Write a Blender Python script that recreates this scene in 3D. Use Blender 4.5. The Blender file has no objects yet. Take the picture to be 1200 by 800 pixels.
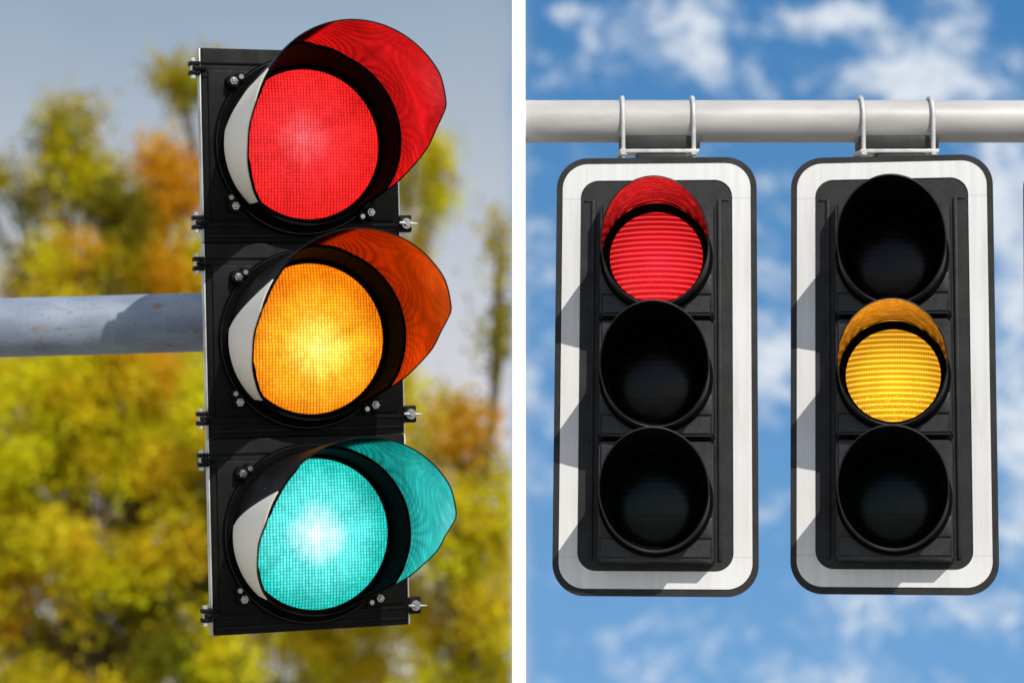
import bpy, bmesh, math, random
import numpy as np
from mathutils import Matrix, Vector, noise as mnoise

R = math.radians
random.seed(7)
rng = np.random.default_rng(11)
scene = bpy.context.scene
COL = scene.collection

# ------------------------------------------------------------------ camera frame
PITCH = 9.5
CAM_Z = 2.6
FPX = 2830.0                       # focal length in 1200-px units
D0 = 5.0
FR = Matrix.Translation((0, 0, CAM_Z)) @ Matrix.Rotation(R(PITCH), 4, 'X')
MM = D0 / FPX                      # metres per pixel of the photo at the signals


def at(px, py, d):
    return FR @ Vector(((px - 600) / FPX * d, d, -(py - 400) / FPX * d))


def uv_of(px, py):
    v = FR.to_3x3() @ Vector(((px - 600) / FPX, 1, -(py - 400) / FPX))
    return v.x / v.y, v.z / v.y


cam = bpy.data.cameras.new('camera')
cam.sensor_width = 36
cam.lens = 36 * FPX / 1200
cam.clip_start = 0.1
cam.clip_end = 6000
cam.dof.use_dof = True
cam.dof.focus_distance = 4.89
cam.dof.aperture_fstop = 2.6
camo = bpy.data.objects.new('camera', cam)
COL.objects.link(camo)
camo.matrix_world = FR @ Matrix.Rotation(R(90), 4, 'X')
scene.camera = camo

# ------------------------------------------------------------------ sun direction
B_E = 12.0
B_YAW = -5.0
RB_WORLD = (FR.to_3x3() @ (Matrix.Rotation(R(-B_E), 3, 'X') @ Matrix.Rotation(R(B_YAW), 3, 'Z')))
S = (RB_WORLD @ Vector((0.58, -1, 0.82))).normalized()
SUN_EL = math.asin(S.z)
SUN_AZ = math.atan2(S.x, S.y)      # clockwise from +Y

# ------------------------------------------------------------------ node helpers


class NT:
    def __init__(self, tree):
        self.t = tree
        tree.nodes.clear()

    def n(self, typ, **kw):
        nd = self.t.nodes.new(typ)
        for k, v in kw.items():
            setattr(nd, k, v)
        return nd

    def put(self, sock, v):
        if hasattr(v, 'is_output'):
            self.t.links.new(v, sock)
        elif v is not None:
            if sock.type == 'RGBA' and isinstance(v, (tuple, list)) and len(v) == 3:
                v = (*v, 1)
            sock.default_value = v

    def m(self, op, a, b=None, c=None, clamp=False):
        nd = self.n('ShaderNodeMath', operation=op)
        nd.use_clamp = clamp
        self.put(nd.inputs[0], a)
        if b is not None:
            self.put(nd.inputs[1], b)
        if c is not None:
            self.put(nd.inputs[2], c)
        return nd.outputs[0]

    def vm(self, op, a, b=None):
        nd = self.n('ShaderNodeVectorMath', operation=op)
        self.put(nd.inputs[0], a)
        if b is not None:
            self.put(nd.inputs[1], b)
        return nd.outputs['Value'] if op in ('LENGTH', 'DOT_PRODUCT', 'DISTANCE') else nd.outputs[0]

    def mix(self, f, a, b, mode='MIX'):
        nd = self.n('ShaderNodeMix', data_type='RGBA', blend_type=mode)
        self.put(nd.inputs[0], f)
        self.put(nd.inputs[6], a)
        self.put(nd.inputs[7], b)
        return nd.outputs[2]

    def ramp(self, f, stops, interp='LINEAR'):
        nd = self.n('ShaderNodeValToRGB')
        cr = nd.color_ramp
        cr.interpolation = interp
        while len(cr.elements) > 1:
            cr.elements.remove(cr.elements[-1])
        for i, (p, c) in enumerate(stops):
            e = cr.elements[0] if i == 0 else cr.elements.new(p)
            e.position = p
            e.color = (*c, 1) if isinstance(c, (tuple, list)) else (c, c, c, 1)
        self.put(nd.inputs[0], f)
        return nd.outputs[0]

    def sstep(self, x, a, b):
        nd = self.n('ShaderNodeMapRange', interpolation_type='SMOOTHSTEP')
        self.put(nd.inputs[0], x)
        nd.inputs[1].default_value = a
        nd.inputs[2].default_value = b
        nd.inputs[3].default_value = 0
        nd.inputs[4].default_value = 1
        return nd.outputs[0]

    def noise(self, vec, scale, detail=4, rough=0.55, dist=0.0):
        nd = self.n('ShaderNodeTexNoise')
        self.put(nd.inputs['Vector'], vec)
        nd.inputs['Scale'].default_value = scale
        nd.inputs['Detail'].default_value = detail
        nd.inputs['Roughness'].default_value = rough
        nd.inputs['Distortion'].default_value = dist
        return nd.outputs[0]

    def sep(self, v):
        nd = self.n('ShaderNodeSeparateXYZ')
        self.put(nd.inputs[0], v)
        return nd.outputs

    def comb(self, x, y, z):
        nd = self.n('ShaderNodeCombineXYZ')
        for s, v in zip(nd.inputs, (x, y, z)):
            self.put(s, v)
        return nd.outputs[0]

    def obj(self):
        return self.n('ShaderNodeTexCoord').outputs['Object']


def material(name):
    mt = bpy.data.materials.new(name)
    mt.use_nodes = True
    nt = NT(mt.node_tree)
    out = nt.n('ShaderNodeOutputMaterial')
    bs = nt.n('ShaderNodeBsdfPrincipled')
    nt.t.links.new(bs.outputs[0], out.inputs[0])
    return mt, nt, bs, out


def worn(name, col, col2, rough=(0.35, 0.55), scale=25, metallic=0.0, bump=0.0, ior=1.5, bscale=400, stretch=(1, 1, 1)):
    """Plain painted / moulded surface with mottled wear."""
    mt, nt, bs, out = material(name)
    co = nt.vm('MULTIPLY', nt.obj(), stretch)
    f = nt.noise(co, scale, 6, 0.62)
    f = nt.sstep(f, 0.35, 0.68)
    nt.put(bs.inputs['Base Color'], nt.mix(f, col, col2))
    f2 = nt.noise(co, scale * 2.3, 4)
    mr = nt.n('ShaderNodeMapRange')
    nt.put(mr.inputs[0], f2)
    mr.inputs[1].default_value = 0.3
    mr.inputs[2].default_value = 0.7
    mr.inputs[3].default_value = rough[0]
    mr.inputs[4].default_value = rough[1]
    nt.put(bs.inputs['Roughness'], mr.outputs[0])
    bs.inputs['Metallic'].default_value = metallic
    bs.inputs['IOR'].default_value = ior
    if bump:
        b = nt.n('ShaderNodeBump')
        b.inputs['Strength'].default_value = bump
        b.inputs['Distance'].default_value = 0.002
        nt.put(b.inputs['Height'], nt.noise(co, bscale, 3))
        nt.put(bs.inputs['Normal'], b.outputs[0])
    return mt


M = {}
M['black'] = worn('black_polycarbonate', (0.003, 0.0032, 0.003), (0.0065, 0.0065, 0.006), (0.4, 0.6), 14, bump=0.12, ior=1.2)
M['matte'] = worn('matte_black', (0.0018, 0.0018, 0.0018), (0.003, 0.003, 0.003), (0.75, 0.9), 30, ior=1.12)
M['gloss'] = worn('gloss_black_seal', (0.01, 0.01, 0.01), (0.014, 0.014, 0.014), (0.08, 0.16), 40)
M['steel'] = worn('zinc_steel', (0.5, 0.5, 0.48), (0.36, 0.35, 0.33), (0.2, 0.35), 60, metallic=1.0)
M['edge'] = worn('bare_aluminium_edge', (0.62, 0.61, 0.56), (0.42, 0.41, 0.38), (0.35, 0.5), 9, metallic=0.5)
M['pale'] = worn('pale_hood_reflection', (0.92, 0.83, 0.69), (0.9, 0.81, 0.67), (0.45, 0.55), 8)
M['gray_black'] = worn('weathered_black_plastic', (0.011, 0.0105, 0.0108), (0.02, 0.0195, 0.019), (0.5, 0.68), 16, ior=1.35, bump=0.25, bscale=260)
M['section_black'] = worn('dusty_black_plastic', (0.012, 0.0115, 0.0115), (0.03, 0.0285, 0.0275), (0.3, 0.6), 13, ior=1.38, bump=0.3, bscale=90)
M['galv'] = worn('galvanised_strap', (0.62, 0.6, 0.57), (0.48, 0.47, 0.45), (0.4, 0.6), 50, metallic=0.25)
M['steel_and_shade'] = worn('bracket_and_shade', (0.014, 0.013, 0.013), (0.024, 0.022, 0.022), (0.5, 0.7), 40)
M['divider_white'] = worn('divider_paint', (0.93, 0.93, 0.93), (0.9, 0.9, 0.9), (0.5, 0.65), 6)
M['bark'] = worn('bark', (0.16, 0.11, 0.06), (0.09, 0.065, 0.04), (0.8, 0.95), 6, bump=0.8, bscale=30)


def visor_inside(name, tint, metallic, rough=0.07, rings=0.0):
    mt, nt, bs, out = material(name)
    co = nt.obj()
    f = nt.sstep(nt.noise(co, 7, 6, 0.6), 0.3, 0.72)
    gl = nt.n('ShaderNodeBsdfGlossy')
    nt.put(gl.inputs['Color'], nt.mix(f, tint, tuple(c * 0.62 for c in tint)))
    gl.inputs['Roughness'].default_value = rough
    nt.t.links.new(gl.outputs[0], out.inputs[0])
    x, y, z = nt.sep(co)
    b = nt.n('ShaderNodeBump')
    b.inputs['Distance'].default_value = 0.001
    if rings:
        # ring bumps shaped to imitate the lens's reflected arcs, plus broad unevenness
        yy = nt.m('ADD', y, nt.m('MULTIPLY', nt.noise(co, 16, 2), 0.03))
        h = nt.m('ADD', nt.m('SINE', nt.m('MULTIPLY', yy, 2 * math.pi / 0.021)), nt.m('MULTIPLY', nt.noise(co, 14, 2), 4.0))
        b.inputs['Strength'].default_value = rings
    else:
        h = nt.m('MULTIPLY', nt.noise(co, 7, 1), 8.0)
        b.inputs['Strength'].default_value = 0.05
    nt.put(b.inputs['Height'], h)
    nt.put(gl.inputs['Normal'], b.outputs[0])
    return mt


def lamp_face(name, stops, strength, kind, off=(0, 0)):
    """Lit lamp: radial lobe from the bulb times the moulded prism pattern; object coords, face in XZ."""
    mt, nt, bs, out = material(name)
    x, y, z = nt.sep(nt.obj())
    x0 = nt.m('SUBTRACT', x, off[0])
    z0 = nt.m('SUBTRACT', z, off[1])
    Rl = 0.154 if kind == 'grid' else 0.1
    r = nt.m('DIVIDE', nt.m('SQRT', nt.m('ADD', nt.m('POWER', x0, 2), nt.m('POWER', z0, 2))), Rl)
    n = nt.noise(nt.obj(), 18 if kind == 'grid' else 30, 4)
    rr = nt.m('ADD', r, nt.m('MULTIPLY', nt.m('SUBTRACT', n, 0.5), 0.16))
    if kind == 'grid':
        # cross-shaped flare of the bulb through crossed prisms
        ang = nt.m('ARCTAN2', z0, x0)
        star = nt.m('ABSOLUTE', nt.m('SINE', nt.m('MULTIPLY', ang, 2.0)))
        rr = nt.m('ADD', rr, nt.m('MULTIPLY', nt.m('SUBTRACT', star, 0.5), 0.03))
    c = nt.ramp(rr, stops, 'EASE')
    if kind == 'grid':
        p = 0.0066
        dn = nt.n('ShaderNodeTexNoise')
        nt.put(dn.inputs['Vector'], nt.obj())
        dn.inputs['Scale'].default_value = 22
        dn.inputs['Detail'].default_value = 2
        wx, wy, wz = nt.sep(nt.vm('MULTIPLY', nt.vm('SUBTRACT', dn.outputs[1], (0.5, 0.5, 0.5)), (0.0035, 0, 0.0025)))
        xa = nt.m('DIVIDE', nt.m('ADD', x, wx), p)
        za = nt.m('DIVIDE', nt.m('ADD', z, wz), p)
        gx = nt.m('POWER', nt.m('ABSOLUTE', nt.m('SINE', nt.m('MULTIPLY', xa, math.pi))), 0.8)
        gz = nt.m('POWER', nt.m('ABSOLUTE', nt.m('SINE', nt.m('MULTIPLY', za, math.pi))), 0.8)
        g = nt.m('MULTIPLY', nt.m('ADD', nt.m('MULTIPLY', gx, 0.9), 0.1), nt.m('ADD', nt.m('MULTIPLY', gz, 0.55), 0.45))
        # every prism throws a slightly different amount of light
        wn = nt.n('ShaderNodeTexWhiteNoise', noise_dimensions='2D')
        nt.put(wn.inputs['Vector'], nt.comb(nt.m('FLOOR', xa), nt.m('FLOOR', za), 0.0))
        cell = nt.m('ADD', nt.m('MULTIPLY', wn.outputs[0], 0.3), 0.85)
        # reflector facets: broad rays fanning out from the bulb
        inv = nt.m('DIVIDE', 1.0, nt.m('MAXIMUM', r, 0.05))
        ray = nt.noise(nt.comb(nt.m('MULTIPLY', nt.m('MULTIPLY', x0, inv), 11), nt.m('MULTIPLY', nt.m('MULTIPLY', z0, inv), 11), nt.m('MULTIPLY', r, 0.9)), 1.0, 3, 0.6)
        fan = nt.m('ADD', nt.m('MULTIPLY', nt.m('SUBTRACT', ray, 0.5), nt.m('MULTIPLY', nt.sstep(r, 0.02, 0.3), 1.15)), 1.0)
        k = nt.m('MULTIPLY', nt.m('MULTIPLY', nt.m('ADD', nt.m('MULTIPLY', g, 1.3), 0.22), cell), nt.m('MAXIMUM', fan, 0.45))
        nt.vm('SCALE', c, None)
        sc = nt.t.nodes[-1]
        nt.put(sc.inputs['Scale'], k)
        col = sc.outputs[0]
    else:
        p = 0.0112
        zz = nt.m('ADD', z, nt.m('MULTIPLY', nt.m('MULTIPLY', x, x), 0.5))
        gz = nt.m('ABSOLUTE', nt.m('SINE', nt.m('MULTIPLY', zz, math.pi / p)))
        line = nt.m('POWER', gz, 7)
        gx = nt.m('ABSOLUTE', nt.m('SINE', nt.m('MULTIPLY', x, math.pi / 0.0048)))
        sp = nt.sstep(nt.noise(nt.obj(), 260, 2), 0.5, 0.75)
        low = nt.sstep(z, 0.0, -0.07)
        k = nt.m('ADD', nt.m('MULTIPLY', gx, 0.3), 0.5)
        k = nt.m('ADD', k, nt.m('MULTIPLY', line, 1.25))
        k = nt.m('ADD', k, nt.m('MULTIPLY', nt.m('MULTIPLY', sp, low), 0.8))
        nt.vm('SCALE', c, None)
        sc = nt.t.nodes[-1]
        nt.put(sc.inputs['Scale'], k)
        col = sc.outputs[0]
        pale = nt.mix(nt.m('MULTIPLY', line, 0.055), col, (1.2, 1.0, 0.9))
        col = pale
    nt.put(bs.inputs['Base Color'], (0.006, 0.006, 0.006))
    bs.inputs['Roughness'].default_value = 0.35
    bs.inputs['Specular IOR Level'].default_value = 0.06
    nt.put(bs.inputs['Emission Color'], col)
    bs.inputs['Emission Strength'].default_value = strength
    return mt


def dark_lens(name, col):
    mt, nt, bs, out = material(name)
    x, y, z = nt.sep(nt.obj())
    gz = nt.m('ABSOLUTE', nt.m('SINE', nt.m('MULTIPLY', z, math.pi / 0.0125)))
    n = nt.sstep(nt.noise(nt.obj(), 40, 4), 0.4, 0.7)
    nt.put(bs.inputs['Base Color'], nt.mix(n, col, tuple(c * 2 for c in col)))
    bs.inputs['Roughness'].default_value = 0.24
    bs.inputs['Specular IOR Level'].default_value = 0.16
    b = nt.n('ShaderNodeBump')
    b.inputs['Strength'].default_value = 0.07
    b.inputs['Distance'].default_value = 0.001
    nt.put(b.inputs['Height'], nt.m('POWER', gz, 3))
    nt.put(bs.inputs['Normal'], b.outputs[0])
    return mt


def sleeve_white():
    mt, nt, bs, out = material('white_reflective_sheeting')
    co = nt.obj()
    x, y, z = nt.sep(co)
    f = nt.sstep(nt.noise(nt.vm('MULTIPLY', co, (60, 1, 2)), 1.0, 5), 0.3, 0.75)
    c = nt.mix(f, (0.65, 0.64, 0.62), (0.58, 0.57, 0.55))
    s = None
    for z0 in (0.372, -0.383):
        d = nt.m('ABSOLUTE', nt.m('SUBTRACT', z, z0))
        k = nt.sstep(d, 0.0022, 0.0008)
        s = k if s is None else nt.m('MAXIMUM', s, k)
    c = nt.mix(nt.m('MULTIPLY', s, 0.3), c, (0.3, 0.3, 0.3))
    grime = nt.sstep(nt.noise(nt.vm('MULTIPLY', co, (34, 1, 5)), 1.0, 7, 0.68), 0.48, 0.74)
    c = nt.mix(nt.m('MULTIPLY', grime, 0.3), c, (0.4, 0.37, 0.33))
    nt.put(bs.inputs['Base Color'], c)
    bs.inputs['Roughness'].default_value = 0.5
    return mt


M['white'] = sleeve_white()


def grey_pipe():
    mt, nt, bs, out = material('pale_grey_pipe_paint')
    co = nt.obj()
    f = nt.sstep(nt.noise(nt.vm('MULTIPLY', co, (3, 12, 12)), 1.2, 6, 0.65), 0.35, 0.7)
    c = nt.mix(f, (0.48, 0.46, 0.44), (0.37, 0.355, 0.335))
    g = nt.sstep(nt.noise(nt.vm('MULTIPLY', co, (1, 9, 9)), 4, 5, 0.7), 0.58, 0.8)
    c = nt.mix(nt.m('MULTIPLY', g, 0.45), c, (0.3, 0.27, 0.24))
    nt.put(bs.inputs['Base Color'], c)
    bs.inputs['Roughness'].default_value = 0.42
    b = nt.n('ShaderNodeBump')
    b.inputs['Strength'].default_value = 0.15
    b.inputs['Distance'].default_value = 0.002
    nt.put(b.inputs['Height'], nt.noise(co, 300, 3))
    nt.put(bs.inputs['Normal'], b.outputs[0])
    return mt


M['pipe'] = grey_pipe()


def blue_arm():
    """Weathered bluish-white painted arm with dark scratches and a rust patch."""
    mt, nt, bs, out = material('weathered_arm_paint')
    co = nt.obj()
    f = nt.sstep(nt.noise(nt.vm('MULTIPLY', co, (6, 14, 14)), 1.0, 6, 0.6), 0.3, 0.7)
    c = nt.mix(f, (0.25, 0.29, 0.355), (0.16, 0.195, 0.255))
    # vertical faint streaks
    st = nt.sstep(nt.noise(nt.vm('MULTIPLY', co, (160, 6, 6)), 1.0, 3), 0.55, 0.75)
    c = nt.mix(nt.m('MULTIPLY', st, 0.07), c, (0.62, 0.62, 0.6))
    # thin scratches along the arm
    sc = nt.sstep(nt.noise(nt.vm('MULTIPLY', co, (9, 190, 190)), 1.0, 3, 0.6), 0.66, 0.71)
    c = nt.mix(nt.m('MULTIPLY', sc, 0.8), c, (0.06, 0.04, 0.035))
    # specks
    spk = nt.sstep(nt.noise(co, 110, 3), 0.64, 0.71)
    c = nt.mix(nt.m('MULTIPLY', spk, 0.7), c, (0.12, 0.1, 0.08))
    # rust
    ru = nt.sstep(nt.noise(nt.vm('MULTIPLY', co, (5, 14, 14)), 1.6, 7, 0.72), 0.57, 0.66)
    c = nt.mix(nt.m('MULTIPLY', ru, 0.85), c, (0.2, 0.105, 0.04))
    nt.put(bs.inputs['Base Color'], c)
    bs.inputs['Roughness'].default_value = 0.5
    b = nt.n('ShaderNodeBump')
    b.inputs['Strength'].default_value = 0.25
    b.inputs['Distance'].default_value = 0.002
    nt.put(b.inputs['Height'], nt.noise(co, 90, 4))
    nt.put(bs.inputs['Normal'], b.outputs[0])
    return mt


M['arm'] = blue_arm()

# lamps
M['red_grid'] = lamp_face('lit_red_lens', [(0.0, (1.3, 0.17, 0.2)), (0.14, (1.25, 0.095, 0.11)), (0.45, (1.15, 0.03, 0.036)), (1.1, (1.0, 0.018, 0.018))], 0.88, 'grid', (-0.01, 0.012))
M['yellow_grid'] = lamp_face('lit_amber_lens', [(0.0, (1.5, 1.05, 0.22)), (0.2, (1.4, 0.8, 0.1)), (0.55, (1.15, 0.42, 0.015)), (1.1, (0.85, 0.19, 0.003))], 1.1, 'grid', (0.01, -0.02))
M['green_grid'] = lamp_face('lit_green_lens', [(0.0, (0.95, 1.5, 1.5)), (0.18, (0.5, 1.15, 1.15)), (0.5, (0.1, 0.74, 0.7)), (1.1, (0.015, 0.46, 0.4))], 1.15, 'grid', (0.0, 0.0))
M['red_line'] = lamp_face('lit_red_striped_lens', [(0.0, (1.0, 0.012, 0.035)), (0.5, (0.85, 0.006, 0.015)), (1.1, (0.55, 0.002, 0.006))], 1.0, 'line', (0, -0.02))
M['yellow_line'] = lamp_face('lit_amber_striped_lens', [(0.0, (1.2, 0.6, 0.012)), (0.5, (0.95, 0.45, 0.006)), (1.1, (0.62, 0.27, 0.003))], 1.15, 'line', (0, -0.02))
M['dark_red'] = dark_lens('unlit_red_lens', (0.004, 0.0015, 0.0015))
M['dark_amber'] = dark_lens('unlit_amber_lens', (0.004, 0.002, 0.0015))
M['dark_green'] = dark_lens('unlit_green_lens', (0.001, 0.003, 0.0027))
M['in_red'] = visor_inside('visor_glow_red', (0.7, 0.35, 0.35), 0.95)  # these three tints paint part of each lamp's glow into the hood
M['in_yellow'] = visor_inside('visor_glow_amber', (0.46, 0.09, 0.05), 0.95)
M['in_green'] = visor_inside('visor_glow_green', (0.3, 0.62, 0.62), 0.95)
M['in_right'] = visor_inside('visor_inside_small_lit', (0.95, 0.72, 0.62), 0.95, 0.04, 0.22)  # mirror-bright copy for lit lamps; glow is put into the hood colour
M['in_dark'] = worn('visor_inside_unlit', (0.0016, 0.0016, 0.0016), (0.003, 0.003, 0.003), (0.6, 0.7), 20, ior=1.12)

# ------------------------------------------------------------------ mesh helpers


def tag(o, label=None, cat=None, group=None, kind=None):
    for k, v in (('label', label), ('category', cat), ('group', group), ('kind', kind)):
        if v:
            o[k] = v
    return o


def link(name, bm, mats, parent=None, smooth=None, mat_world=None):
    me = bpy.data.meshes.new(name)
    bm.normal_update()
    bm.to_mesh(me)
    bm.free()
    o = bpy.data.objects.new(name, me)
    COL.objects.link(o)
    for mt in (mats if isinstance(mats, (list, tuple)) else [mats]):
        me.materials.append(mt)
    if smooth:
        for p in me.polygons:
            p.use_smooth = True
        me.set_sharp_from_angle(angle=R(smooth))
    if parent:
        o.parent = parent
    if mat_world is not None:
        o.matrix_local = mat_world
    return o


def empty(name, mat):
    o = bpy.data.objects.new(name, None)
    COL.objects.link(o)
    o.empty_display_size = 0.1
    o.matrix_world = mat
    return o


def box(bm, x0, x1, y0, y1, z0, z1, bev=0.0, seg=2, mi=0):
    b = bmesh.new()
    bmesh.ops.create_cube(b, size=1)
    bmesh.ops.scale(b, verts=b.verts, vec=(x1 - x0, y1 - y0, z1 - z0))
    bmesh.ops.translate(b, verts=b.verts, vec=((x0 + x1) / 2, (y0 + y1) / 2, (z0 + z1) / 2))
    if bev:
        bmesh.ops.bevel(b, geom=b.edges[:], offset=bev, segments=seg, affect='EDGES', profile=0.5)
    merge(bm, b, mi)


def merge(bm, b, mi=0):
    base = len(bm.verts)
    vs = [bm.verts.new(v.co) for v in b.verts]
    b.verts.index_update()
    for f in b.faces:
        nf = bm.faces.new([vs[v.index] for v in f.verts])
        nf.material_index = mi
    b.free()


def cyl(bm, p0, p1, r0, r1=None, n=24, mi=0, caps=True):
    r1 = r0 if r1 is None else r1
    p0, p1 = Vector(p0), Vector(p1)
    q = (p1 - p0).to_track_quat('Z', 'Y')
    a = [bm.verts.new(p0 + q @ Vector((math.cos(t) * r0, math.sin(t) * r0, 0))) for t in [2 * math.pi * i / n for i in range(n)]]
    b = [bm.verts.new(p1 + q @ Vector((math.cos(t) * r1, math.sin(t) * r1, 0))) for t in [2 * math.pi * i / n for i in range(n)]]
    for i in range(n):
        j = (i + 1) % n
        bm.faces.new((a[i], a[j], b[j], b[i])).material_index = mi
    if caps:
        bm.faces.new(a[::-1]).material_index = mi
        bm.faces.new(b).material_index = mi


def tube(bm, pts, rad, n=10, mi=0):
    pts = [Vector(p) for p in pts]
    rings = []
    up = None
    for i, p in enumerate(pts):
        t = (pts[min(i + 1, len(pts) - 1)] - pts[max(i - 1, 0)]).normalized()
        if up is None:
            up = t.orthogonal().normalized()
        up = (up - t * up.dot(t)).normalized()
        s = t.cross(up)
        r = rad[i] if isinstance(rad, (list, tuple)) else rad
        rings.append([bm.verts.new(p + (up * math.cos(a) + s * math.sin(a)) * r) for a in [2 * math.pi * k / n for k in range(n)]])
    for a, b in zip(rings[:-1], rings[1:]):
        for k in range(n):
            j = (k + 1) % n
            bm.faces.new((a[k], a[j], b[j], b[k])).material_index = mi
    bm.faces.new(rings[0][::-1]).material_index = mi
    bm.faces.new(rings[-1]).material_index = mi


def lathe(bm, prof, n=64, mi=0, cx=0, cz=0):
    """prof: (radius, outward N) pairs; axis = -Y (outward)."""
    rings = []
    for r, N in prof:
        if r < 1e-6:
            rings.append([bm.verts.new((cx, -N, cz))])
        else:
            rings.append([bm.verts.new((cx + r * math.cos(t), -N, cz + r * math.sin(t))) for t in [2 * math.pi * k / n for k in range(n)]])
    for a, b in zip(rings[:-1], rings[1:]):
        for k in range(n):
            j = (k + 1) % n
            if len(a) == 1 and len(b) == 1:
                continue
            if len(b) == 1:
                bm.faces.new((a[k], a[j], b[0])).material_index = mi
            elif len(a) == 1:
                bm.faces.new((a[0], b[j], b[k])).material_index = mi
            else:
                bm.faces.new((a[k], a[j], b[j], b[k])).material_index = mi


def interp(x, xs, ys):
    return float(np.interp(x, xs, ys))


def visor_mesh(r0, rimfun, nroot, th=0.003, n=144, rows=14, inner_mat=0, outer_mat=1, skip=None):
    """Curved hood: inner and outer skin between the root ring and the rim curve. rimfun(theta) -> (R, N, up)."""
    bm = bmesh.new()
    inn, out = [], []
    for i in range(n):
        t = 2 * math.pi * i / n
        R1, N1, h = rimfun(t)
        a, b = [], []
        for j in range(rows + 1):
            s = j / rows
            N = nroot + (N1 - nroot) * s
            for lst, off in ((a, 0), (b, th)):
                rr = r0 + (R1 - r0) * s + off
                lst.append(bm.verts.new((rr * math.cos(t), -N, rr * math.sin(t) + h * s)))
        inn.append(a)
        out.append(b)
    for i in range(n):
        k = (i + 1) % n
        for j in range(rows):
            f = bm.faces.new((inn[i][j], inn[i][j + 1], inn[k][j + 1], inn[k][j]))
            f.material_index = inner_mat
            f = bm.faces.new((out[i][j], out[k][j], out[k][j + 1], out[i][j + 1]))
            f.material_index = outer_mat
        for j in (0, rows):
            f = bm.faces.new((inn[i][j], inn[k][j], out[k][j], out[i][j]))
            f.material_index = outer_mat
    bmesh.ops.recalc_face_normals(bm, faces=bm.faces[:])
    return bm


def rrect(w, h, r, n=10, z0=0.0):
    pts = []
    for cx, cz, a0 in ((w / 2 - r, h / 2 - r, 0), (-w / 2 + r, h / 2 - r, 90), (-w / 2 + r, -h / 2 + r, 180), (w / 2 - r, -h / 2 + r, 270)):
        for i in range(n + 1):
            a = R(a0 + 90 * i / n)
            pts.append((cx + r * math.cos(a), cz + z0 + r * math.sin(a)))
    return pts


def plate(bm, loop, y0, y1, mi=0, hole=None):
    """Extruded outline (front at y0, back at y1), optionally a frame round a hole with the same point count."""
    f = [bm.verts.new((x, y0, z)) for x, z in loop]
    b = [bm.verts.new((x, y1, z)) for x, z in loop]
    n = len(loop)
    if hole is None:
        bm.faces.new(f)
        bm.faces.new(b[::-1])
    else:
        hf = [bm.verts.new((x, y0, z)) for x, z in hole]
        hb = [bm.verts.new((x, y1, z)) for x, z in hole]
        for i in range(n):
            j = (i + 1) % n
            bm.faces.new((f[i], f[j], hf[j], hf[i]))
            bm.faces.new((b[i], hb[i], hb[j], b[j]))
            bm.faces.new((hf[i], hf[j], hb[j], hb[i]))
    for i in range(n):
        j = (i + 1) % n
        bm.faces.new((f[i], b[i], b[j], f[j]))
    bmesh.ops.recalc_face_normals(bm, faces=bm.faces[:])


# ------------------------------------------------------------------ LEFT SIGNAL
A = 20.43
L_E = 1.44
L_ROLL = -1.46
RL = Matrix.Rotation(R(L_ROLL), 4, 'Y') @ Matrix.Rotation(R(-L_E), 4, 'X') @ Matrix.Rotation(R(A), 4, 'Z')
cl = Vector(((358.36 - 600) / FPX * D0, D0, -(397.64 - 400) / FPX * D0))
ML = FR @ Matrix.Translation(cl) @ RL

W = 0.4237
HS = 0.4002
sig = empty('traffic_light', ML)
tag(sig, 'large black three-lamp traffic light on a side arm, glowing red, amber and green', 'traffic light')
LN = 0.0457     # lens plane in front of the door face


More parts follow.
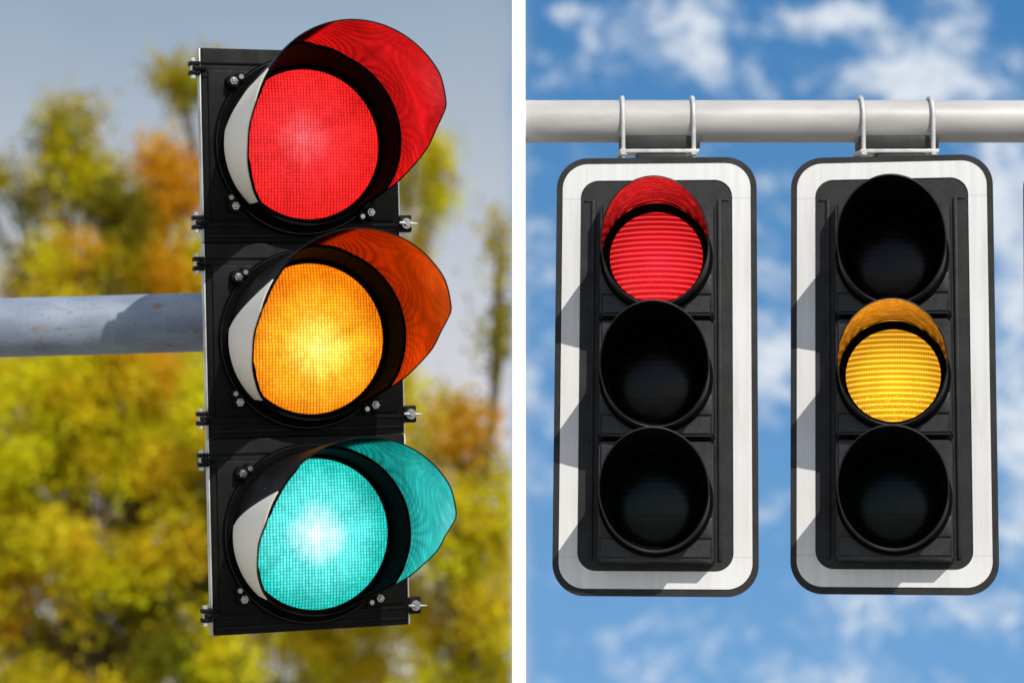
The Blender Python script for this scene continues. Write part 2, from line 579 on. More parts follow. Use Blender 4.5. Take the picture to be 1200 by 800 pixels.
def left_section(zc, lit, inside, red=False):
    bm = bmesh.new()
    z0, z1 = -HS / 2 + 0.0002, HS / 2 - 0.0002
    box(bm, -W / 2 + 0.004, W / 2 - 0.004, 0.0, 0.028, z0, z1, 0.003)
    # moulded ribs across the top and the foot of the door
    for zz in (z1 - 0.03, z1 - 0.058, z0 + 0.014, z0 + 0.036):
        box(bm, -W / 2 + 0.006, W / 2 - 0.006, -0.0025, 0.004, zz - 0.0035, zz + 0.0035, 0.0012)
    # raised square shoulder carrying the lamp
    box(bm, -0.196, 0.196, -0.005, 0.004, -0.155, 0.155, 0.004)
    door = link('door', bm, M['black'], sig, 35, Matrix.Translation((0, 0, zc)))
    # bare metal rim on the door's hinge side
    for xa, xb in ((-W / 2, -W / 2 + 0.0032), (W / 2 - 0.0032, W / 2)):
        bm = bmesh.new()
        box(bm, xa, xb, 0.001, 0.022, z0 + 0.001, z1 - 0.001, 0.001)
        link('edge_strip', bm, M['edge'], door, 35)
    # flange ring
    bm = bmesh.new()
    lathe(bm, [(0.187, -0.002), (0.187, 0.008), (0.184, 0.011), (0.184, 0.014), (0.178, 0.017), (0.17, 0.018), (0.1625, LN - 0.006), (0.161, LN - 0.002), (0.157, LN), (0.1545, LN - 0.004)], 96)
    link('flange', bm, M['matte'], door, 40)
    bm = bmesh.new()
    lathe(bm, [(0.1815, 0.0155), (0.1822, 0.0172), (0.1832, 0.0172), (0.1838, 0.0155)], 110)
    link('seal_ring', bm, M['gloss'], door, 40)
    # lens: shallow dome
    bm = bmesh.new()
    prof = [(0.1545, LN - 0.006)]
    for k in range(1, 11):
        a = k / 10
        prof.append((0.1545 * math.cos(a * math.pi / 2), LN - 0.006 + 0.014 * math.sin(a * math.pi / 2)))
    prof[-1] = (0, prof[-1][1])
    lathe(bm, prof, 72)
    link('lens', bm, lit, door, 60)
    # visor
    xs = [0, 60, 79, 90, 100, 110, 120, 130, 140, 150, 180]
    ys = [0.36, 0.355, 0.33, 0.268, 0.232, 0.178, 0.131, 0.076, 0.032, 0.006, 0.003]

    def rim(t):
        ph = math.degrees(abs(math.atan2(math.sin(t - math.pi / 2), math.cos(t - math.pi / 2))))
        N = sum(interp(ph + o, xs, ys) for o in (-1, 1)) / 2
        return 0.164 + 0.0318 * N / 0.366, LN + N, 0.009 * N

    bm = visor_mesh(0.164, rim, 0.016)
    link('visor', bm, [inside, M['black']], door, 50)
    # added matt liner painting the hood's dark, unreflecting root and upper flank

    def neck(t):  # outline of the added dark liner
        R1, N1, h = rim(t)
        dg = math.degrees(t) % 360
        N2 = min(N1 - 0.002, LN + interp(dg, [0, 40, 70, 95, 115, 135, 160, 180, 270, 300, 360], [0.086, 0.09, 0.1, 0.15, 0.24, 0.36, 0.36, 0.2, 0.1, 0.086, 0.086]))
        s_ = (N2 - 0.016) / max(1e-6, N1 - 0.016)
        return 0.164 + (R1 - 0.164) * s_ - 0.0032, N2, h * s_

    bm = visor_mesh(0.1608, neck, 0.017, 0.0018, 144, 6, 0, 0)
    link('added_dark_liner', bm, M['matte'], door, 50)
    # added pale shell painting the bright reflection on the visor's near flank
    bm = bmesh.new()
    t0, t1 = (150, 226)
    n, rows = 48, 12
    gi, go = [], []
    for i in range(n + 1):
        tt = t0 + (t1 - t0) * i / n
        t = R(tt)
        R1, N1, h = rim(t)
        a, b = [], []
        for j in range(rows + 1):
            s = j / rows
            # the bright patch starts higher up towards the front edge
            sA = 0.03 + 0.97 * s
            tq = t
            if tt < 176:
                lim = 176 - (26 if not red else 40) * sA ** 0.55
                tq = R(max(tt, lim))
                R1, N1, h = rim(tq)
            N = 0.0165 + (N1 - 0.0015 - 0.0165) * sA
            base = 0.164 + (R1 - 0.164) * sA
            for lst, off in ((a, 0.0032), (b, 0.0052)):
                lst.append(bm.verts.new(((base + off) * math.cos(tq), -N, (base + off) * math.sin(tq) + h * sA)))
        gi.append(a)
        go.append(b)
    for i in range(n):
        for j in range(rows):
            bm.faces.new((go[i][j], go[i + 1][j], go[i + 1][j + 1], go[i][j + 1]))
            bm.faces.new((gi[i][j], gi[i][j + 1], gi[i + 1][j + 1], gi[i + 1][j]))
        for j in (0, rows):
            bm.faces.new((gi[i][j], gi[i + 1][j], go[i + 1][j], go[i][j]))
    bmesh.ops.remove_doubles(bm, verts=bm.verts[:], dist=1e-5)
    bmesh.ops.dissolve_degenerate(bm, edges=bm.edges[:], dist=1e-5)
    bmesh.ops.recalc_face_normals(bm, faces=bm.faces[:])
    tag(link('flank_reflection', bm, M['pale'], door, 50), 'painted bright reflection on the hood flank')
    # lugs with screws round the flange
    for ang in (138, 221, -46, 44):
        t = R(ang)
        x, z = 0.199 * math.cos(t), 0.193 * math.sin(t)
        bm = bmesh.new()
        cyl(bm, (x, 0.002, z), (x, -0.028, z), 0.0145, 0.0125, 20, 1)
        cyl(bm, (x, -0.026, z), (x, -0.034, z), 0.009, 0.0085, 6, 0)
        cyl(bm, (x, -0.033, z), (x, -0.037, z), 0.006, 0.004, 16, 0)
        x2, z2 = x + 0.019 * math.cos(t - 1.9), z + 0.019 * math.sin(t - 1.9)
        cyl(bm, (x2, 0.002, z2), (x2, -0.025, z2), 0.011, 0.009, 16, 1)
        cyl(bm, (x2, -0.024, z2), (x2, -0.029, z2), 0.0065, 0.005, 12, 0)
        link('bolt', bm, [M['steel'], M['black']], door, 35)
    # hinges on the near side
    for zz in (z1 - 0.042, z0 + 0.042):
        bm = bmesh.new()
        x = -W / 2 - 0.008
        box(bm, x - 0.012, x + 0.01, -0.004, 0.02, zz - 0.014, zz - 0.005, 0.002)
        box(bm, x - 0.012, x + 0.01, -0.004, 0.02, zz + 0.005, zz + 0.014, 0.002)
        box(bm, x - 0.007, x + 0.022, -0.007, 0.014, zz - 0.0045, zz + 0.0045, 0.002)
        cyl(bm, (x - 0.004, 0.004, zz - 0.021), (x - 0.004, 0.004, zz + 0.021), 0.006, 0.006, 14, 1)
        link('hinge', bm, [M['black'], M['edge']], door, 35)
    # latch on the far side
    bm = bmesh.new()
    x = W / 2 + 0.011
    zz = z0 + 0.04
    box(bm, x - 0.014, x + 0.013, -0.004, 0.016, zz - 0.018, zz + 0.018, 0.003)
    cyl(bm, (x, -0.003, zz), (x, -0.009, zz), 0.0115, 0.011, 20, 1)
    cyl(bm, (x, -0.008, zz), (x, -0.017, zz), 0.0075, 0.0065, 6, 1)
    cyl(bm, (x - 0.018, -0.014, zz + 0.001), (x + 0.022, -0.014, zz - 0.001), 0.003, 0.002, 10, 1)
    link('latch', bm, [M['black'], M['steel']], door, 35)
    # tapering lamp body behind the door
    bm = bmesh.new()
    b = bmesh.new()
    bmesh.ops.create_cube(b, size=1)
    for v in b.verts:
        back = v.co.y > 0
        v.co.x *= 0.2 if back else 0.39
        v.co.z *= 0.33 if back else HS - 0.0002
        v.co.y = 0.19 if back else 0.029
    bmesh.ops.bevel(b, geom=[e for e in b.edges if abs(e.verts[0].co.y - e.verts[1].co.y) > 0.05 or e.verts[0].co.y > 0.1], offset=0.012, segments=3, affect='EDGES')
    merge(bm, b)
    link('lamp_body', bm, M['black'], sig, 35, Matrix.Translation((0, 0, zc)))


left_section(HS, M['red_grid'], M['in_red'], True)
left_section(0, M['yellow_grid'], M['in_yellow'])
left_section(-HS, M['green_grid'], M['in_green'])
bm = bmesh.new()
box(bm, -0.06, 0.06, 0.188, 0.24, -0.3, 0.3, 0.006)
box(bm, -0.19, 0.19, 0.0305, 0.06, -0.585, 0.585, 0.004)
box(bm, -0.055, 0.055, 0.2385, 0.53, -0.06, 0.06, 0.006)
link('back_bracket', bm, M['black'], sig, 35)

# ------------------------------------------------------------------ LEFT ARM
DA = 5.5
arm_a = at(-900, 384 + 900 * 0.0276, DA)
arm_b = at(345, 384 - 345 * 0.0276, DA)
RAD = 34.6 / FPX * DA
ax = (arm_b - arm_a)
alen = ax.length
qa = ax.to_track_quat('X', 'Z').to_matrix().to_4x4()
arm = empty('signal_arm', Matrix.Translation(arm_a) @ qa)
tag(arm, 'weathered blue-grey round arm reaching in to the big three-lamp light, end in shade', 'signal arm')
bm = bmesh.new()
nseg = 24
tube(bm, [(alen * i / nseg, 0, 0) for i in range(nseg + 1)], RAD, 64)
link('tube', bm, M['arm'], arm, 40)
bm = bmesh.new()
xc = alen - 97 / FPX * DA
tube(bm, [(xc - 0.004, 0, 0), (xc + 0.012, 0, 0), (xc + 0.03, 0, 0)], [RAD * 1.02, RAD * 1.16, RAD * 1.18], 48)
link('collar', bm, M['arm'], arm, 40)
bm = bmesh.new()
tube(bm, [(0, 0, -arm_a.z), (0, 0, -arm_a.z * 0.5), (0, 0, 0.6)], [0.11, 0.1, 0.09], 40)
link('upright', bm, M['arm'], arm, 40)

# ------------------------------------------------------------------ RIGHT SIGNALS
def board_rot(yaw, roll=0.25):
    return Matrix.Rotation(R(roll), 4, 'Y') @ Matrix.Rotation(R(-B_E), 4, 'X') @ Matrix.Rotation(R(yaw), 4, 'Z')


BW, BH, BR = 0.420, 0.924, 0.066
SH = 0.2515      # section height


def right_signal(cx, cy, lit, name_label, yaw, roll):
    c = Vector(((cx - 600) / FPX * D0, D0, -(cy - 400) / FPX * D0))
    root = empty('backboard_signal', FR @ Matrix.Translation(c) @ board_rot(yaw, roll))
    tag(root, name_label, 'traffic light', 'signals on bordered backboards under the pipe')
    bm = bmesh.new()
    plate(bm, rrect(BW, BH, BR, 14), 0.0, 0.012)
    # folded seam lines of the board
    bd = link('backboard', bm, M['gray_black'], root, 30)
    bm = bmesh.new()
    plate(bm, rrect(BW - 0.026, BH - 0.028, BR - 0.013, 14), -0.0025, -0.0002, 0, rrect(BW - 0.026 - 0.076, BH - 0.028 - 0.072, 0.038, 14))
    link('white_border', bm, M['white'], bd, 30)
    # shallow stiffening ribs either side of the lamp column
    bm = bmesh.new()
    for x in (-0.132, 0.132):
        box(bm, x - 0.004, x + 0.004, -0.006, -0.0004, -0.39, 0.37, 0.002)
    for s in (-1, 1):
        box(bm, s * 0.1435 - 0.0085, s * 0.1435 + 0.0085, -0.0028, -0.0004, 0.3665, 0.3695, 0.0008)
    link('rib', bm, M['gray_black'], bd, 30)
    for k in range(3):
        zc = 0.2298 - k * (SH + 0.0005)
        x0 = 0.002
        bm = bmesh.new()
        hw = 0.1215
        b = bmesh.new()
        bmesh.ops.create_cube(b, size=1)
        for v in b.verts:
            fr = v.co.y < 0
            v.co.x *= 2 * (hw - 0.006 if fr else hw)
            v.co.z *= (SH - 0.012 if fr else SH - 0.002)
            v.co.y = -0.058 if fr else -0.0008
        bmesh.ops.bevel(b, geom=b.edges[:], offset=0.005, segments=3, affect='EDGES')
        merge(bm, b)
        # corner gussets beside the hood
        for sx in (-1, 1):
            box(bm, sx * 0.098 - 0.016, sx * 0.098 + 0.016, -0.0635, -0.05, -0.078, -0.035, 0.003)
        sec = link('lamp_housing', bm, M['section_black'], root, 35, Matrix.Translation((x0, 0, zc)))
        F = 0.058
        bm = bmesh.new()
        lathe(bm, [(0.1165, F - 0.004), (0.1165, F + 0.006), (0.113, F + 0.010), (0.109, F + 0.011), (0.1075, F + 0.012), (0.097, F + 0.009), (0.0955, F + 0.004)], 72)
        link('flange', bm, M['matte'], sec, 40)
        bm = bmesh.new()
        prof = [(0.0962, F + 0.004)]
        for q in range(1, 11):
            a = q / 10 * math.pi / 2
            prof.append((0.0962 * math.cos(a), F + 0.004 + 0.02 * math.sin(a)))
        prof[-1] = (0, prof[-1][1])
        lathe(bm, prof, 64)
        on = lit == k
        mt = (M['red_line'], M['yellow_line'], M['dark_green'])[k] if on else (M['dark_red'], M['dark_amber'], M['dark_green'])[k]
        link('lens', bm, mt, sec, 60)

        def rim(t):
            N = F + 0.138 + 0.097 * math.sin(t)
            return 0.107, N, 0.0

        bm = visor_mesh(0.1065, rim, F + 0.008, 0.0028, 120, 12)
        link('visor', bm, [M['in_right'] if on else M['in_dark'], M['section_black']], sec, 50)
    return root


def bracket(root, px_left, px_right):
    """Saddle, neck and two U-bolts that hang the board from the pipe (parts of the signal)."""
    inv = root.matrix_world.inverted()
    dp = DP
    k = dp / FPX
    def L(px, py, dd=0.0):
        return at(px, py, dp + dd)
    mw = inv @ FR
    # everything in camera-frame axes, then moved into the signal's frame
    def cv(px, py, dd=0.0):
        return Vector(((px - 600) * k, dp + dd, -(py - 400) * k))
    cy = 142.5
    pr = PR
    bm = bmesh.new()
    a, b = cv(px_left - 4, 176), cv(px_right + 6, 183)
    box(bm, a.x, b.x, dp - pr - 0.012, dp + pr + 0.012, b.z + 0.003, a.z - 0.002, 0.001)
    bmesh.ops.transform(bm, matrix=mw, verts=bm.verts)
    sd = link('saddle', bm, M['galv'], root, 35)
    bm = bmesh.new()
    a, b = cv(px_left - 3, 161), cv(px_right + 8, 175)
    box(bm, a.x, b.x, dp - pr * 0.75, dp + pr * 0.9, b.z, a.z, 0.002)  # dark block painting the pipe's shade above the saddle
    a, b = cv(px_left + 16, 182), cv(px_right - 9, 192)
    box(bm, a.x, b.x, dp - 0.055, dp + 0.02, b.z, a.z, 0.002)
    bmesh.ops.transform(bm, matrix=mw, verts=bm.verts)
    link('neck_and_shade', bm, M['steel_and_shade'], root, 35)
    for px in (px_left, px_right):
        bm = bmesh.new()
        x = (px - 600) * k
        zc = -(cy - 400) * k
        rr = pr + 0.0055
        zb = -(187 - 400) * k
        pts = [(x, dp - rr, zb), (x, dp - rr, zc - rr * 0.5)]
        for i in range(25):
            t = math.pi * i / 24
            pts.append((x, dp - rr * math.cos(t), zc + rr * math.sin(t)))
        pts += [(x, dp + rr, zc - rr * 0.5), (x, dp + rr, zb)]
        tube(bm, pts, 0.0046, 12)
        for yy in (dp - rr, dp + rr):
            cyl(bm, (x, yy, zb + 0.006), (x, yy, zb + 0.012), 0.0095, 0.0095, 6)
        bmesh.ops.transform(bm, matrix=mw, verts=bm.verts)
        link('u_bolt', bm, M['galv'], root, 40)


DP = 5.17
PR = 24.8 / FPX * DP
s1 = right_signal(768.5, 436.5, 0, 'black signal with white-bordered backboard, its top lamp glowing red', -5.0, 0.9)
bracket(s1, 729, 811)
s2 = right_signal(1046, 434.5, 1, 'black signal with white-bordered backboard, its middle lamp glowing amber', -10, 1.5)
bracket(s2, 1008, 1089)
s3 = right_signal(1322.2, 434.5, 2, 'dark backboard edge just past the amber-lit signal, at the edge of the photo', -12, 2.1)
bracket(s3, 1287, 1369)

pa = at(609, 142.5, DP)
pb = at(2100, 142.5, DP)
bm = bmesh.new()
ln = (pb - pa).length
tube(bm, [(ln * i / 24, 0, 0) for i in range(25)], PR, 64)
pipe = link('support_pipe', bm, M['pipe'], None, 40, Matrix.Translation(pa))
tag(pipe, 'pale grey horizontal pipe from which the bordered backboard signals hang', 'pipe')

# ------------------------------------------------------------------ WHITE DIVIDER
c = at(608, 400, 5.04)  # added strip dividing the two views, covers the seam between the skies
bm = bmesh.new()
hw = 8.0 / FPX * 5.04
box(bm, -hw, hw, 0.0, 0.05, 0, 5.6, 0.0012)
divider = link('white_divider', bm, M['divider_white'], None, 30, Matrix.Translation((c.x, c.y, 0)))
tag(divider, 'added slim plain white divider between the autumn trees and the blue sky', 'divider')

# ------------------------------------------------------------------ GROUND
bm = bmesh.new()
bmesh.ops.create_grid(bm, x_segments=8, y_segments=8, size=2500)
mt, nt, bs, out = material('pale_gravel_ground')
co = nt.obj()
f = nt.sstep(nt.noise(co, 0.4, 8, 0.65), 0.35, 0.65)
nt.put(bs.inputs['Base Color'], nt.mix(f, (0.25, 0.23, 0.19), (0.34, 0.315, 0.27)))
bs.inputs['Roughness'].default_value = 0.95
g = link('ground', bm, mt)
tag(g, kind='structure')

# ------------------------------------------------------------------ TREES
ORANGE, YELLOW, OLIVE, DARK, LIME = (0.9, 0.39, 0.012), (0.92, 0.6, 0.014), (0.47, 0.38, 0.006), (0.2, 0.175, 0.006), (0.78, 0.63, 0.008)


def leaf_material():
    mt, nt, bs, out = material('autumn_leaf')
    at_ = nt.n('ShaderNodeAttribute')
    at_.attribute_name = 'leaf_tint'
    n = nt.noise(nt.obj(), 12, 3)
    c = nt.mix(nt.m('MULTIPLY', n, 0.5), at_.outputs['Color'], nt.mix(0.35, at_.outputs['Color'], (0.1, 0.08, 0.005)))
    nt.put(bs.inputs['Base Color'], c)
    bs.inputs['Roughness'].default_value = 0.6
    bs.inputs['Specular IOR Level'].default_value = 0.12
    tr = nt.n('ShaderNodeBsdfTranslucent')
    nt.put(tr.inputs[0], c)
    mx = nt.n('ShaderNodeMixShader')
    mx.inputs[0].default_value = 0.42
    nt.t.links.new(bs.outputs[0], mx.inputs[1])
    nt.t.links.new(tr.outputs[0], mx.inputs[2])
    nt.t.links.new(mx.outputs[0], out.inputs[0])
    return mt


M['leaf'] = leaf_material()


CP, SP = math.cos(R(PITCH)), math.sin(R(PITCH))


def tree(label, base_px, D, clumps, name='autumn_tree'):
    """clumps: (px, py, radius px, depth offset m, density, colour). Leaves fill each clump; limbs run to it."""
    k = D / FPX
    bx = (base_px - 600) * k
    root = empty(name, Matrix.Translation((bx, D, 0)))
    tag(root, label, 'tree', 'autumn trees behind the three-lamp light')
    cs = []
    P, Cc = [], []
    for px, py, rp, dd, dens, colr in clumps:
        p = at(px, py, D + dd) - Vector((bx, D, 0))
        r = rp * k
        cs.append((p, r))
        nl = int(dens * 3600 * (r ** 2.2) / (0.6 ** 2.2))
        nl = max(60, nl)
        # small leafy sprays inside the clump
        ns = max(6, int(nl / 95))
        v = rng.normal(size=(ns, 3))
        v /= np.linalg.norm(v, axis=1)[:, None]
        sp = np.array(p) + v * (r * rng.random(ns)[:, None] ** 0.45) * np.array([1, 1.1, 1.0])
        idx = rng.integers(0, ns, nl)
        pos = sp[idx] + rng.normal(size=(nl, 3)) * 0.12
        cv = np.array(colr)[None, :]
        shade = 0.75 + 0.5 * rng.random((ns, 1))
        hue = rng.normal(0, 0.12, (ns, 1))
        c = cv * shade
        c = c * np.concatenate([1 + hue, np.ones_like(hue), np.ones_like(hue)], 1)
        P.append(pos)
        Cc.append(np.clip(c[idx] * (0.85 + 0.3 * rng.random((nl, 1))), 0.004, 0.75))
    P = np.concatenate(P)
    Cc = np.concatenate(Cc)
    # the crowns stop short of the white divider
    keep = (P[:, 0] + bx) / ((P[:, 1] + D) * CP + (P[:, 2] - CAM_Z) * SP) < (601 - 600) / FPX
    P, Cc = P[keep], Cc[keep]
    n = len(P)
    # leaf blades: pointed diamonds with a slight fold
    nrm = rng.normal(size=(n, 3))
    nrm[:, 2] += 0.4
    nrm[:, 1] -= 0.5
    nrm /= np.linalg.norm(nrm, axis=1)[:, None]
    t = np.cross(nrm, rng.normal(size=(n, 3)))
    t /= np.linalg.norm(t, axis=1)[:, None]
    b = np.cross(nrm, t)
    ll = (0.026 + 0.018 * rng.random((n, 1)))
    ww = ll * 0.62
    V = np.stack([P - t * ll, P + b * ww + nrm * ll * 0.15, P + t * ll, P - b * ww + nrm * ll * 0.15], 1).reshape(-1, 3)
    me = bpy.data.meshes.new('crown')
    me.vertices.add(4 * n)
    me.vertices.foreach_set('co', V.astype(np.float32).ravel())
    me.loops.add(4 * n)
    me.loops.foreach_set('vertex_index', np.arange(4 * n, dtype=np.int32))
    me.polygons.add(n)
    me.polygons.foreach_set('loop_start', np.arange(0, 4 * n, 4, dtype=np.int32))
    ca = me.color_attributes.new('leaf_tint', 'FLOAT_COLOR', 'POINT')
    cc = np.repeat(np.concatenate([Cc, np.ones((n, 1))], 1), 4, axis=0)
    ca.data.foreach_set('color', cc.astype(np.float32).ravel())
    me.update(calc_edges=True)
    me.materials.append(M['leaf'])
    cr = bpy.data.objects.new('crown', me)
    COL.objects.link(cr)
    cr.parent = root
    # trunk and limbs
    bm = bmesh.new()
    zs = [c[0].z for c in cs]
    top = Vector((np.mean([c[0].x for c in cs]), np.mean([c[0].y for c in cs]) + 1.0, min(zs) + 0.12 * (max(zs) - min(zs))))
    pts = []
    for i in range(9):
        s = i / 8
        p = Vector((0, 0, 0)).lerp(top, s)
        p += Vector((math.sin(s * 5 + base_px) * 0.12, math.cos(s * 4 + base_px) * 0.12, 0)) * (s * (1 - s) * 4)
        pts.append(p)
    tube(bm, pts, [0.26 * (1 - s / 8 * 0.75) + (0.08 if s == 0 else 0) for s in range(9)], 12)
    link('trunk', bm, M['bark'], root, 60)
    bm = bmesh.new()
    for p, r in cs:
        s = min(0.95, max(0.3, (p.z - 1.2) / max(0.1, top.z) * 0.8))
        i = s * 8
        st = pts[int(i)].lerp(pts[min(8, int(i) + 1)], i - int(i))
        mid = st.lerp(p, 0.5) + Vector((0, 0, -0.15 + 0.1 * random.random()))
        tube(bm, [st, st.lerp(mid, 0.6) , mid, mid.lerp(p, 0.6) + Vector((0.03, 0, 0.03)), p], [0.035, 0.026, 0.016, 0.01, 0.004], 7)
        for q in range(4):
            e = p + Vector((random.uniform(-1, 1), random.uniform(-1, 1), random.uniform(-0.4, 1))) * r * 0.75
            tube(bm, [mid.lerp(p, 0.5), p.lerp(e, 0.4), e], [0.012, 0.008, 0.004], 5)
    link('limbs', bm, M['bark'], root, 60)
    return root


def fill(x0, x1, y0, y1, step, rad, cols, dens=1.0, dd=1.2):
    res = []
    y = y0
    row = 0
    while y <= y1:
        x = x0 + (step / 2 if row % 2 else 0)
        while x <= x1:
            res.append((x + random.uniform(-.25, .25) * step, y + random.uniform(-.25, .25) * step, rad * random.uniform(.75, 1.2), random.uniform(-dd, dd), dens * random.uniform(.6, 1.2), random.choice(cols)))
            x += step
        y += step * 0.85
        row += 1
    return res


tree('tall olive-green tree with a dark ragged top left of the three-lamp light', 80, 25.66, [
    (66, 135, 20, 0, 1.1, OLIVE), (62, 165, 24, 0.2, 1.1, DARK), (88, 160, 26, 0, 1.0, OLIVE), (104, 140, 16, 0, 0.9, OLIVE), (60, 182, 14, 0, 1, DARK),
    (80, 200, 36, 0, 1.1, LIME), (105, 215, 32, 0.3, 1.0, OLIVE), (128, 240, 36, 0, 1.1, DARK), (140, 205, 22, 0.4, 0.9, OLIVE),
    (150, 262, 30, 0, 1.1, DARK), (12, 212, 22, 0, 1.0, OLIVE), (-20, 220, 30, 0, 1.0, OLIVE), (40, 246, 28, 0, 1.0, DARK), (75, 250, 20, 0, 0.9, OLIVE),
    (20, 290, 16, 0, 0.6, DARK), (48, 285, 18, 0, 0.6, OLIVE), (128, 290, 30, 0, 1.0, OLIVE), (10, 330, 20, 0, .5, OLIVE), (72, 305, 30, -0.5, .9, LIME), (66, 345, 34, -0.5, 1, YELLOW), (98, 300, 24, -.5, .8, ORANGE)])
tree('orange-leaved tree close beside the upper hinges of the three-lamp light', 190, 26.60, [
    (182, 182, 26, 0, 1.3, ORANGE), (195, 205, 30, 0, 1.3, ORANGE), (172, 208, 20, 0, .6, ORANGE), (195, 250, 34, 0, 1.5, ORANGE), (185, 285, 28, 0, 0.9, YELLOW),
    (225, 230, 30, 0, 0.9, ORANGE), (170, 265, 26, 0, 1.0, ORANGE), (205, 330, 30, -.3, 1.2, ORANGE), (215, 310, 40, 0, 1.0, YELLOW), (170, 330, 45, 0, 1.1, YELLOW), (80, 335, 30, 0, 1.0, ORANGE), (50, 320, 26, 0, 0.9, YELLOW),
    (110, 340, 34, 0, 1.1, YELLOW), (140, 315, 28, 0, 1.1, LIME), (20, 345, 30, 0, .9, ORANGE), (240, 360, 40, 0, 1, ORANGE)])
tree('broad yellow-green tree filling the space under the weathered arm', 110, 23.78,
     fill(-60, 300, 425, 850, 62, 52, [LIME, YELLOW, OLIVE, DARK, LIME, OLIVE, LIME, YELLOW], 1.0, 1.6)
     + [(95, 470, 36, -1.2, 1, LIME), (170, 440, 40, -1, 1, ORANGE), (190, 540, 36, -1, 1, YELLOW), (60, 540, 40, -.5, 1, DARK), (30, 630, 36, -1, 1, YELLOW), (5, 690, 36, -1, 1, ORANGE), (150, 660, 40, -1, 1, LIME)])
tree('green and yellow tree whose sprays show either side of the red lamp', 400, 26.91,
     [(205, 88, 24, 0, 1.1, OLIVE), (214, 112, 18, 0, 1.0, OLIVE), (240, 95, 30, 0, 1.0, OLIVE), (300, 150, 50, 0, .8, OLIVE), (360, 240, 80, 0, .7, LIME),
      (488, 185, 30, 0, 0.9, LIME), (510, 175, 22, 0, .9, LIME), (505, 205, 24, 0, 0.9, OLIVE), (512, 240, 24, 0, 0.9, LIME), (500, 260, 18, 0, .7, YELLOW),
      (440, 200, 50, 0, .7, OLIVE), (430, 300, 60, 0, .7, OLIVE)]
     + fill(280, 440, 330, 850, 80, 60, [LIME, OLIVE, YELLOW], 0.7))
tree('golden and orange tree in the gap between the green lamp and the white divider', 530, 24.41,
     [(588, 262, 16, 0, 1.0, OLIVE), (590, 292, 17, 0, 1.1, OLIVE), (583, 330, 12, 0, .7, OLIVE), (591, 362, 16, 0, 1.0, DARK), (585, 392, 20, 0, 1.1, OLIVE), (583, 415, 15, 0, 1.0, DARK),
      (505, 480, 26, 0, 0.9, YELLOW), (535, 482, 22, 0, 0.9, OLIVE), (530, 510, 36, 0, 1.0, ORANGE), (560, 505, 22, 0, 0.8, ORANGE), (490, 520, 36, 0, 1.0, YELLOW),
      (548, 542, 30, 0, 1.0, DARK), (555, 575, 26, 0, .4, YELLOW), (585, 565, 24, 0, 0.8, YELLOW), (585, 612, 34, 0, 1.0, LIME), (590, 660, 34, 0, 1.0, YELLOW), (590, 705, 34, 0, 1.0, YELLOW), (590, 750, 34, 0, 1.1, LIME), (590, 800, 34, 0, 1.1, OLIVE)]
     + fill(480, 560, 600, 850, 50, 38, [LIME, YELLOW, OLIVE, LIME, YELLOW], 1.0, 1.0))

# ------------------------------------------------------------------ SKY
w = bpy.data.worlds.new('World')
scene.world = w
w.use_nodes = True
nt = NT(w.node_tree)
wo = nt.n('ShaderNodeOutputWorld')
bg = nt.n('ShaderNodeBackground')
nt.t.links.new(bg.outputs[0], wo.inputs[0])
sky = nt.n('ShaderNodeTexSky', sky_type='NISHITA')
sky.sun_disc = False
sky.sun_elevation = SUN_EL
sky.sun_rotation = SUN_AZ
sky.air_density = 1.0
sky.dust_density = 0.4
sky.ozone_density = 2.0
SKYS = 0.14
bg.inputs['Strength'].default_value = SKYS
dirv = nt.n('ShaderNodeTexCoord').outputs['Generated']
dx, dy, dz = nt.sep(dirv)
front = nt.sstep(dy, 0.02, 0.2)
dyc = nt.m('MAXIMUM', dy, 0.05)
u = nt.m('DIVIDE', dx, dyc)
v = nt.m('DIVIDE', dz, dyc)
q = nt.comb(u, v, 0.0)
k_ = 1.0 / SKYS
# clear-sky tint: the deep polarised blue of the photo's right-hand sky
base0 = nt.mix(1.0, sky.outputs[0], (0.8, 0.9, 1.0), 'MULTIPLY')
vt, vb = uv_of(900, 0)[1], uv_of(900, 800)[1]
mrs = nt.n('ShaderNodeMapRange')
nt.put(mrs.inputs[0], v)
mrs.inputs[1].default_value = vb
mrs.inputs[2].default_value = vt
deep = nt.mix(mrs.outputs[0], (0.165, 0.375, 0.68), (0.062, 0.222, 0.49))
nt.vm('SCALE', deep)
nt.t.nodes[-1].inputs['Scale'].default_value = k_
base = nt.mix(front, base0, nt.t.nodes[-1].outputs[0])
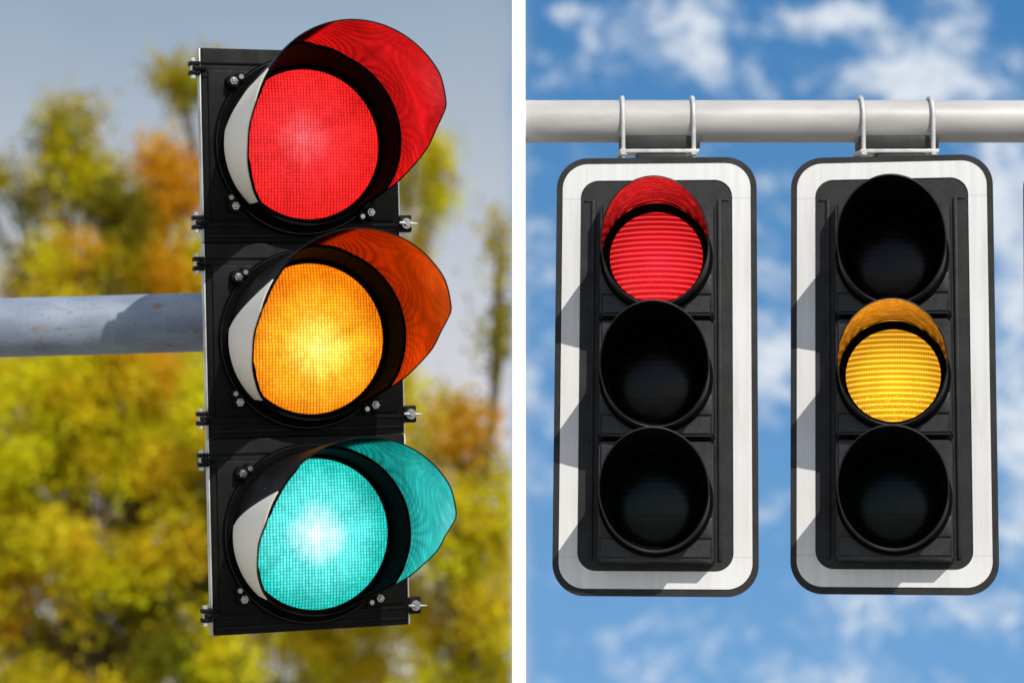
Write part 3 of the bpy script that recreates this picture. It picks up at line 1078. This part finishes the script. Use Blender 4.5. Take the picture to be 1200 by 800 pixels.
# clouds: warped fractal noise gated by broad masses
warp = nt.n('ShaderNodeTexNoise')
nt.put(warp.inputs['Vector'], q)
warp.inputs['Scale'].default_value = 19
warp.inputs['Detail'].default_value = 3
wv = nt.vm('MULTIPLY', nt.vm('SUBTRACT', warp.outputs[1], (0.5, 0.5, 0.5)), (0.032, 0.022, 0))
qw = nt.vm('ADD', q, wv)
ux, vy, _ = nt.sep(qw)
masses = [  # px, py, radius x, radius y, weight
    (790, 40, 48, 50, 1.0), (850, 78, 45, 26, 0.75), (690, 80, 40, 40, 0.5), (665, 25, 24, 14, 0.5), (955, 15, 45, 18, 0.75), (1010, 20, 60, 26, 0.6), (1120, 32, 45, 32, 0.75),
    (1080, 95, 95, 30, 1.35), (1030, 55, 26, 16, .4), (1185, 215, 46, 70, 1.15), (1195, 340, 40, 60, 0.75), (1190, 500, 40, 75, 1.2), (905, 105, 20, 14, 0.45),
    (905, 430, 36, 56, 1.05), (900, 235, 36, 40, 0.5), (905, 320, 36, 30, 0.45), (905, 585, 40, 34, 0.5), (630, 470, 36, 90, 0.5), (635, 320, 30, 40, 0.4), (625, 200, 30, 22, 0.4),
    (760, 770, 120, 34, 0.42), (980, 790, 150, 30, 0.5), (1120, 710, 100, 34, 0.55), (1000, 700, 60, 26, 0.42), (1180, 640, 40, 40, 0.45)]
acc = None
for px, py, rx, ry, wgt in masses:
    wgt *= 1.15
    uu, vv = uv_of(px, py)
    a = nt.m('MULTIPLY', nt.m('SUBTRACT', ux, uu), FPX / rx)
    b = nt.m('MULTIPLY', nt.m('SUBTRACT', vy, vv), FPX / ry)
    e = nt.m('POWER', 2.718, nt.m('MULTIPLY', nt.m('ADD', nt.m('MULTIPLY', a, a), nt.m('MULTIPLY', b, b)), -0.8))
    e = nt.m('MULTIPLY', e, wgt)
    acc = e if acc is None else nt.m('ADD', acc, e)
fb = nt.noise(nt.vm('ADD', nt.vm('MULTIPLY', qw, (1, 1.25, 1)), (3.1, 1.7, 0)), 40, 10, 0.62, 0.25)
fine = nt.noise(nt.vm('ADD', qw, (7.7, 2.2, 0)), 170, 8, 0.68, 0.4)
tex = nt.m('ADD', nt.m('MULTIPLY', nt.m('SUBTRACT', fb, 0.5), 2.1), nt.m('MULTIPLY', nt.m('SUBTRACT', fine, 0.5), 1.3))
dens = nt.m('ADD', nt.m('MULTIPLY', acc, 0.72), tex)
cl_ = nt.sstep(dens, 0.14, 0.95)
cl_ = nt.m('MULTIPLY', cl_, front)
# scattered clouds over the rest of the sky
far = nt.sstep(nt.noise(dirv, 2.2, 8, 0.6), 0.44, 0.62)
far = nt.m('MULTIPLY', far, nt.m('SUBTRACT', 1.0, nt.sstep(dy, 0.75, 0.93)))
far = nt.m('MULTIPLY', far, nt.sstep(dz, 0.0, 0.15))
allc = nt.m('MAXIMUM', cl_, nt.m('MULTIPLY', far, 0.85))
nt.vm('SCALE', nt.mix(front, (1.5, 1.42, 1.3), nt.mix(nt.sstep(fine, 0.35, 0.65), (0.66, 0.73, 0.82), (0.88, 0.92, 0.96))))  # unseen clouds behind the camera are brightened and warmed as added fill
nt.t.nodes[-1].inputs['Scale'].default_value = k_
cloudcol = nt.t.nodes[-1].outputs[0]
skyc = nt.mix(nt.m('MULTIPLY', allc, 0.88), base, cloudcol)
# thin even veil over the left-hand part of the sky, ending in a ragged edge
edge = nt.m('ADD', u, nt.m('MULTIPLY', nt.m('SUBTRACT', nt.noise(q, 14, 6), 0.5), 0.016))
ue, _ = uv_of(608, 400)
veil = nt.sstep(edge, ue + 0.0075, ue - 0.0075)
veil = nt.m('MULTIPLY', veil, nt.sstep(dy, 0.2, 0.6))
vtop, vbot = uv_of(300, 0)[1], uv_of(300, 520)[1]
mr = nt.n('ShaderNodeMapRange')
nt.put(mr.inputs[0], v)
mr.inputs[1].default_value = vbot
mr.inputs[2].default_value = vtop
vn = nt.m('MULTIPLY', nt.m('SUBTRACT', nt.noise(q, 9, 4), 0.5), 0.3)
vf = nt.m('ADD', mr.outputs[0], vn, clamp=True)
vc = nt.mix(vf, (0.70, 0.695, 0.73), (0.31, 0.41, 0.53))
nt.vm('SCALE', vc)
nt.t.nodes[-1].inputs['Scale'].default_value = k_
veilcol = nt.t.nodes[-1].outputs[0]
final = nt.mix(veil, skyc, veilcol)
nt.put(bg.inputs['Color'], final)

sun = bpy.data.lights.new('sun', 'SUN')
sun.energy = 4.05
sun.angle = R(0.5)
sun.color = (1.0, 0.95, 0.88)
so = bpy.data.objects.new('sun', sun)
COL.objects.link(so)
so.rotation_euler = (-S).to_track_quat('-Z', 'Y').to_euler()

# ------------------------------------------------------------------ render settings
scene.render.engine = 'CYCLES'
scene.cycles.use_denoising = True
scene.cycles.max_bounces = 8
scene.cycles.sample_clamp_indirect = 6
vs = scene.view_settings
vs.view_transform = 'Standard'
vs.look = 'None'
vs.exposure = 0
vs.gamma = 1
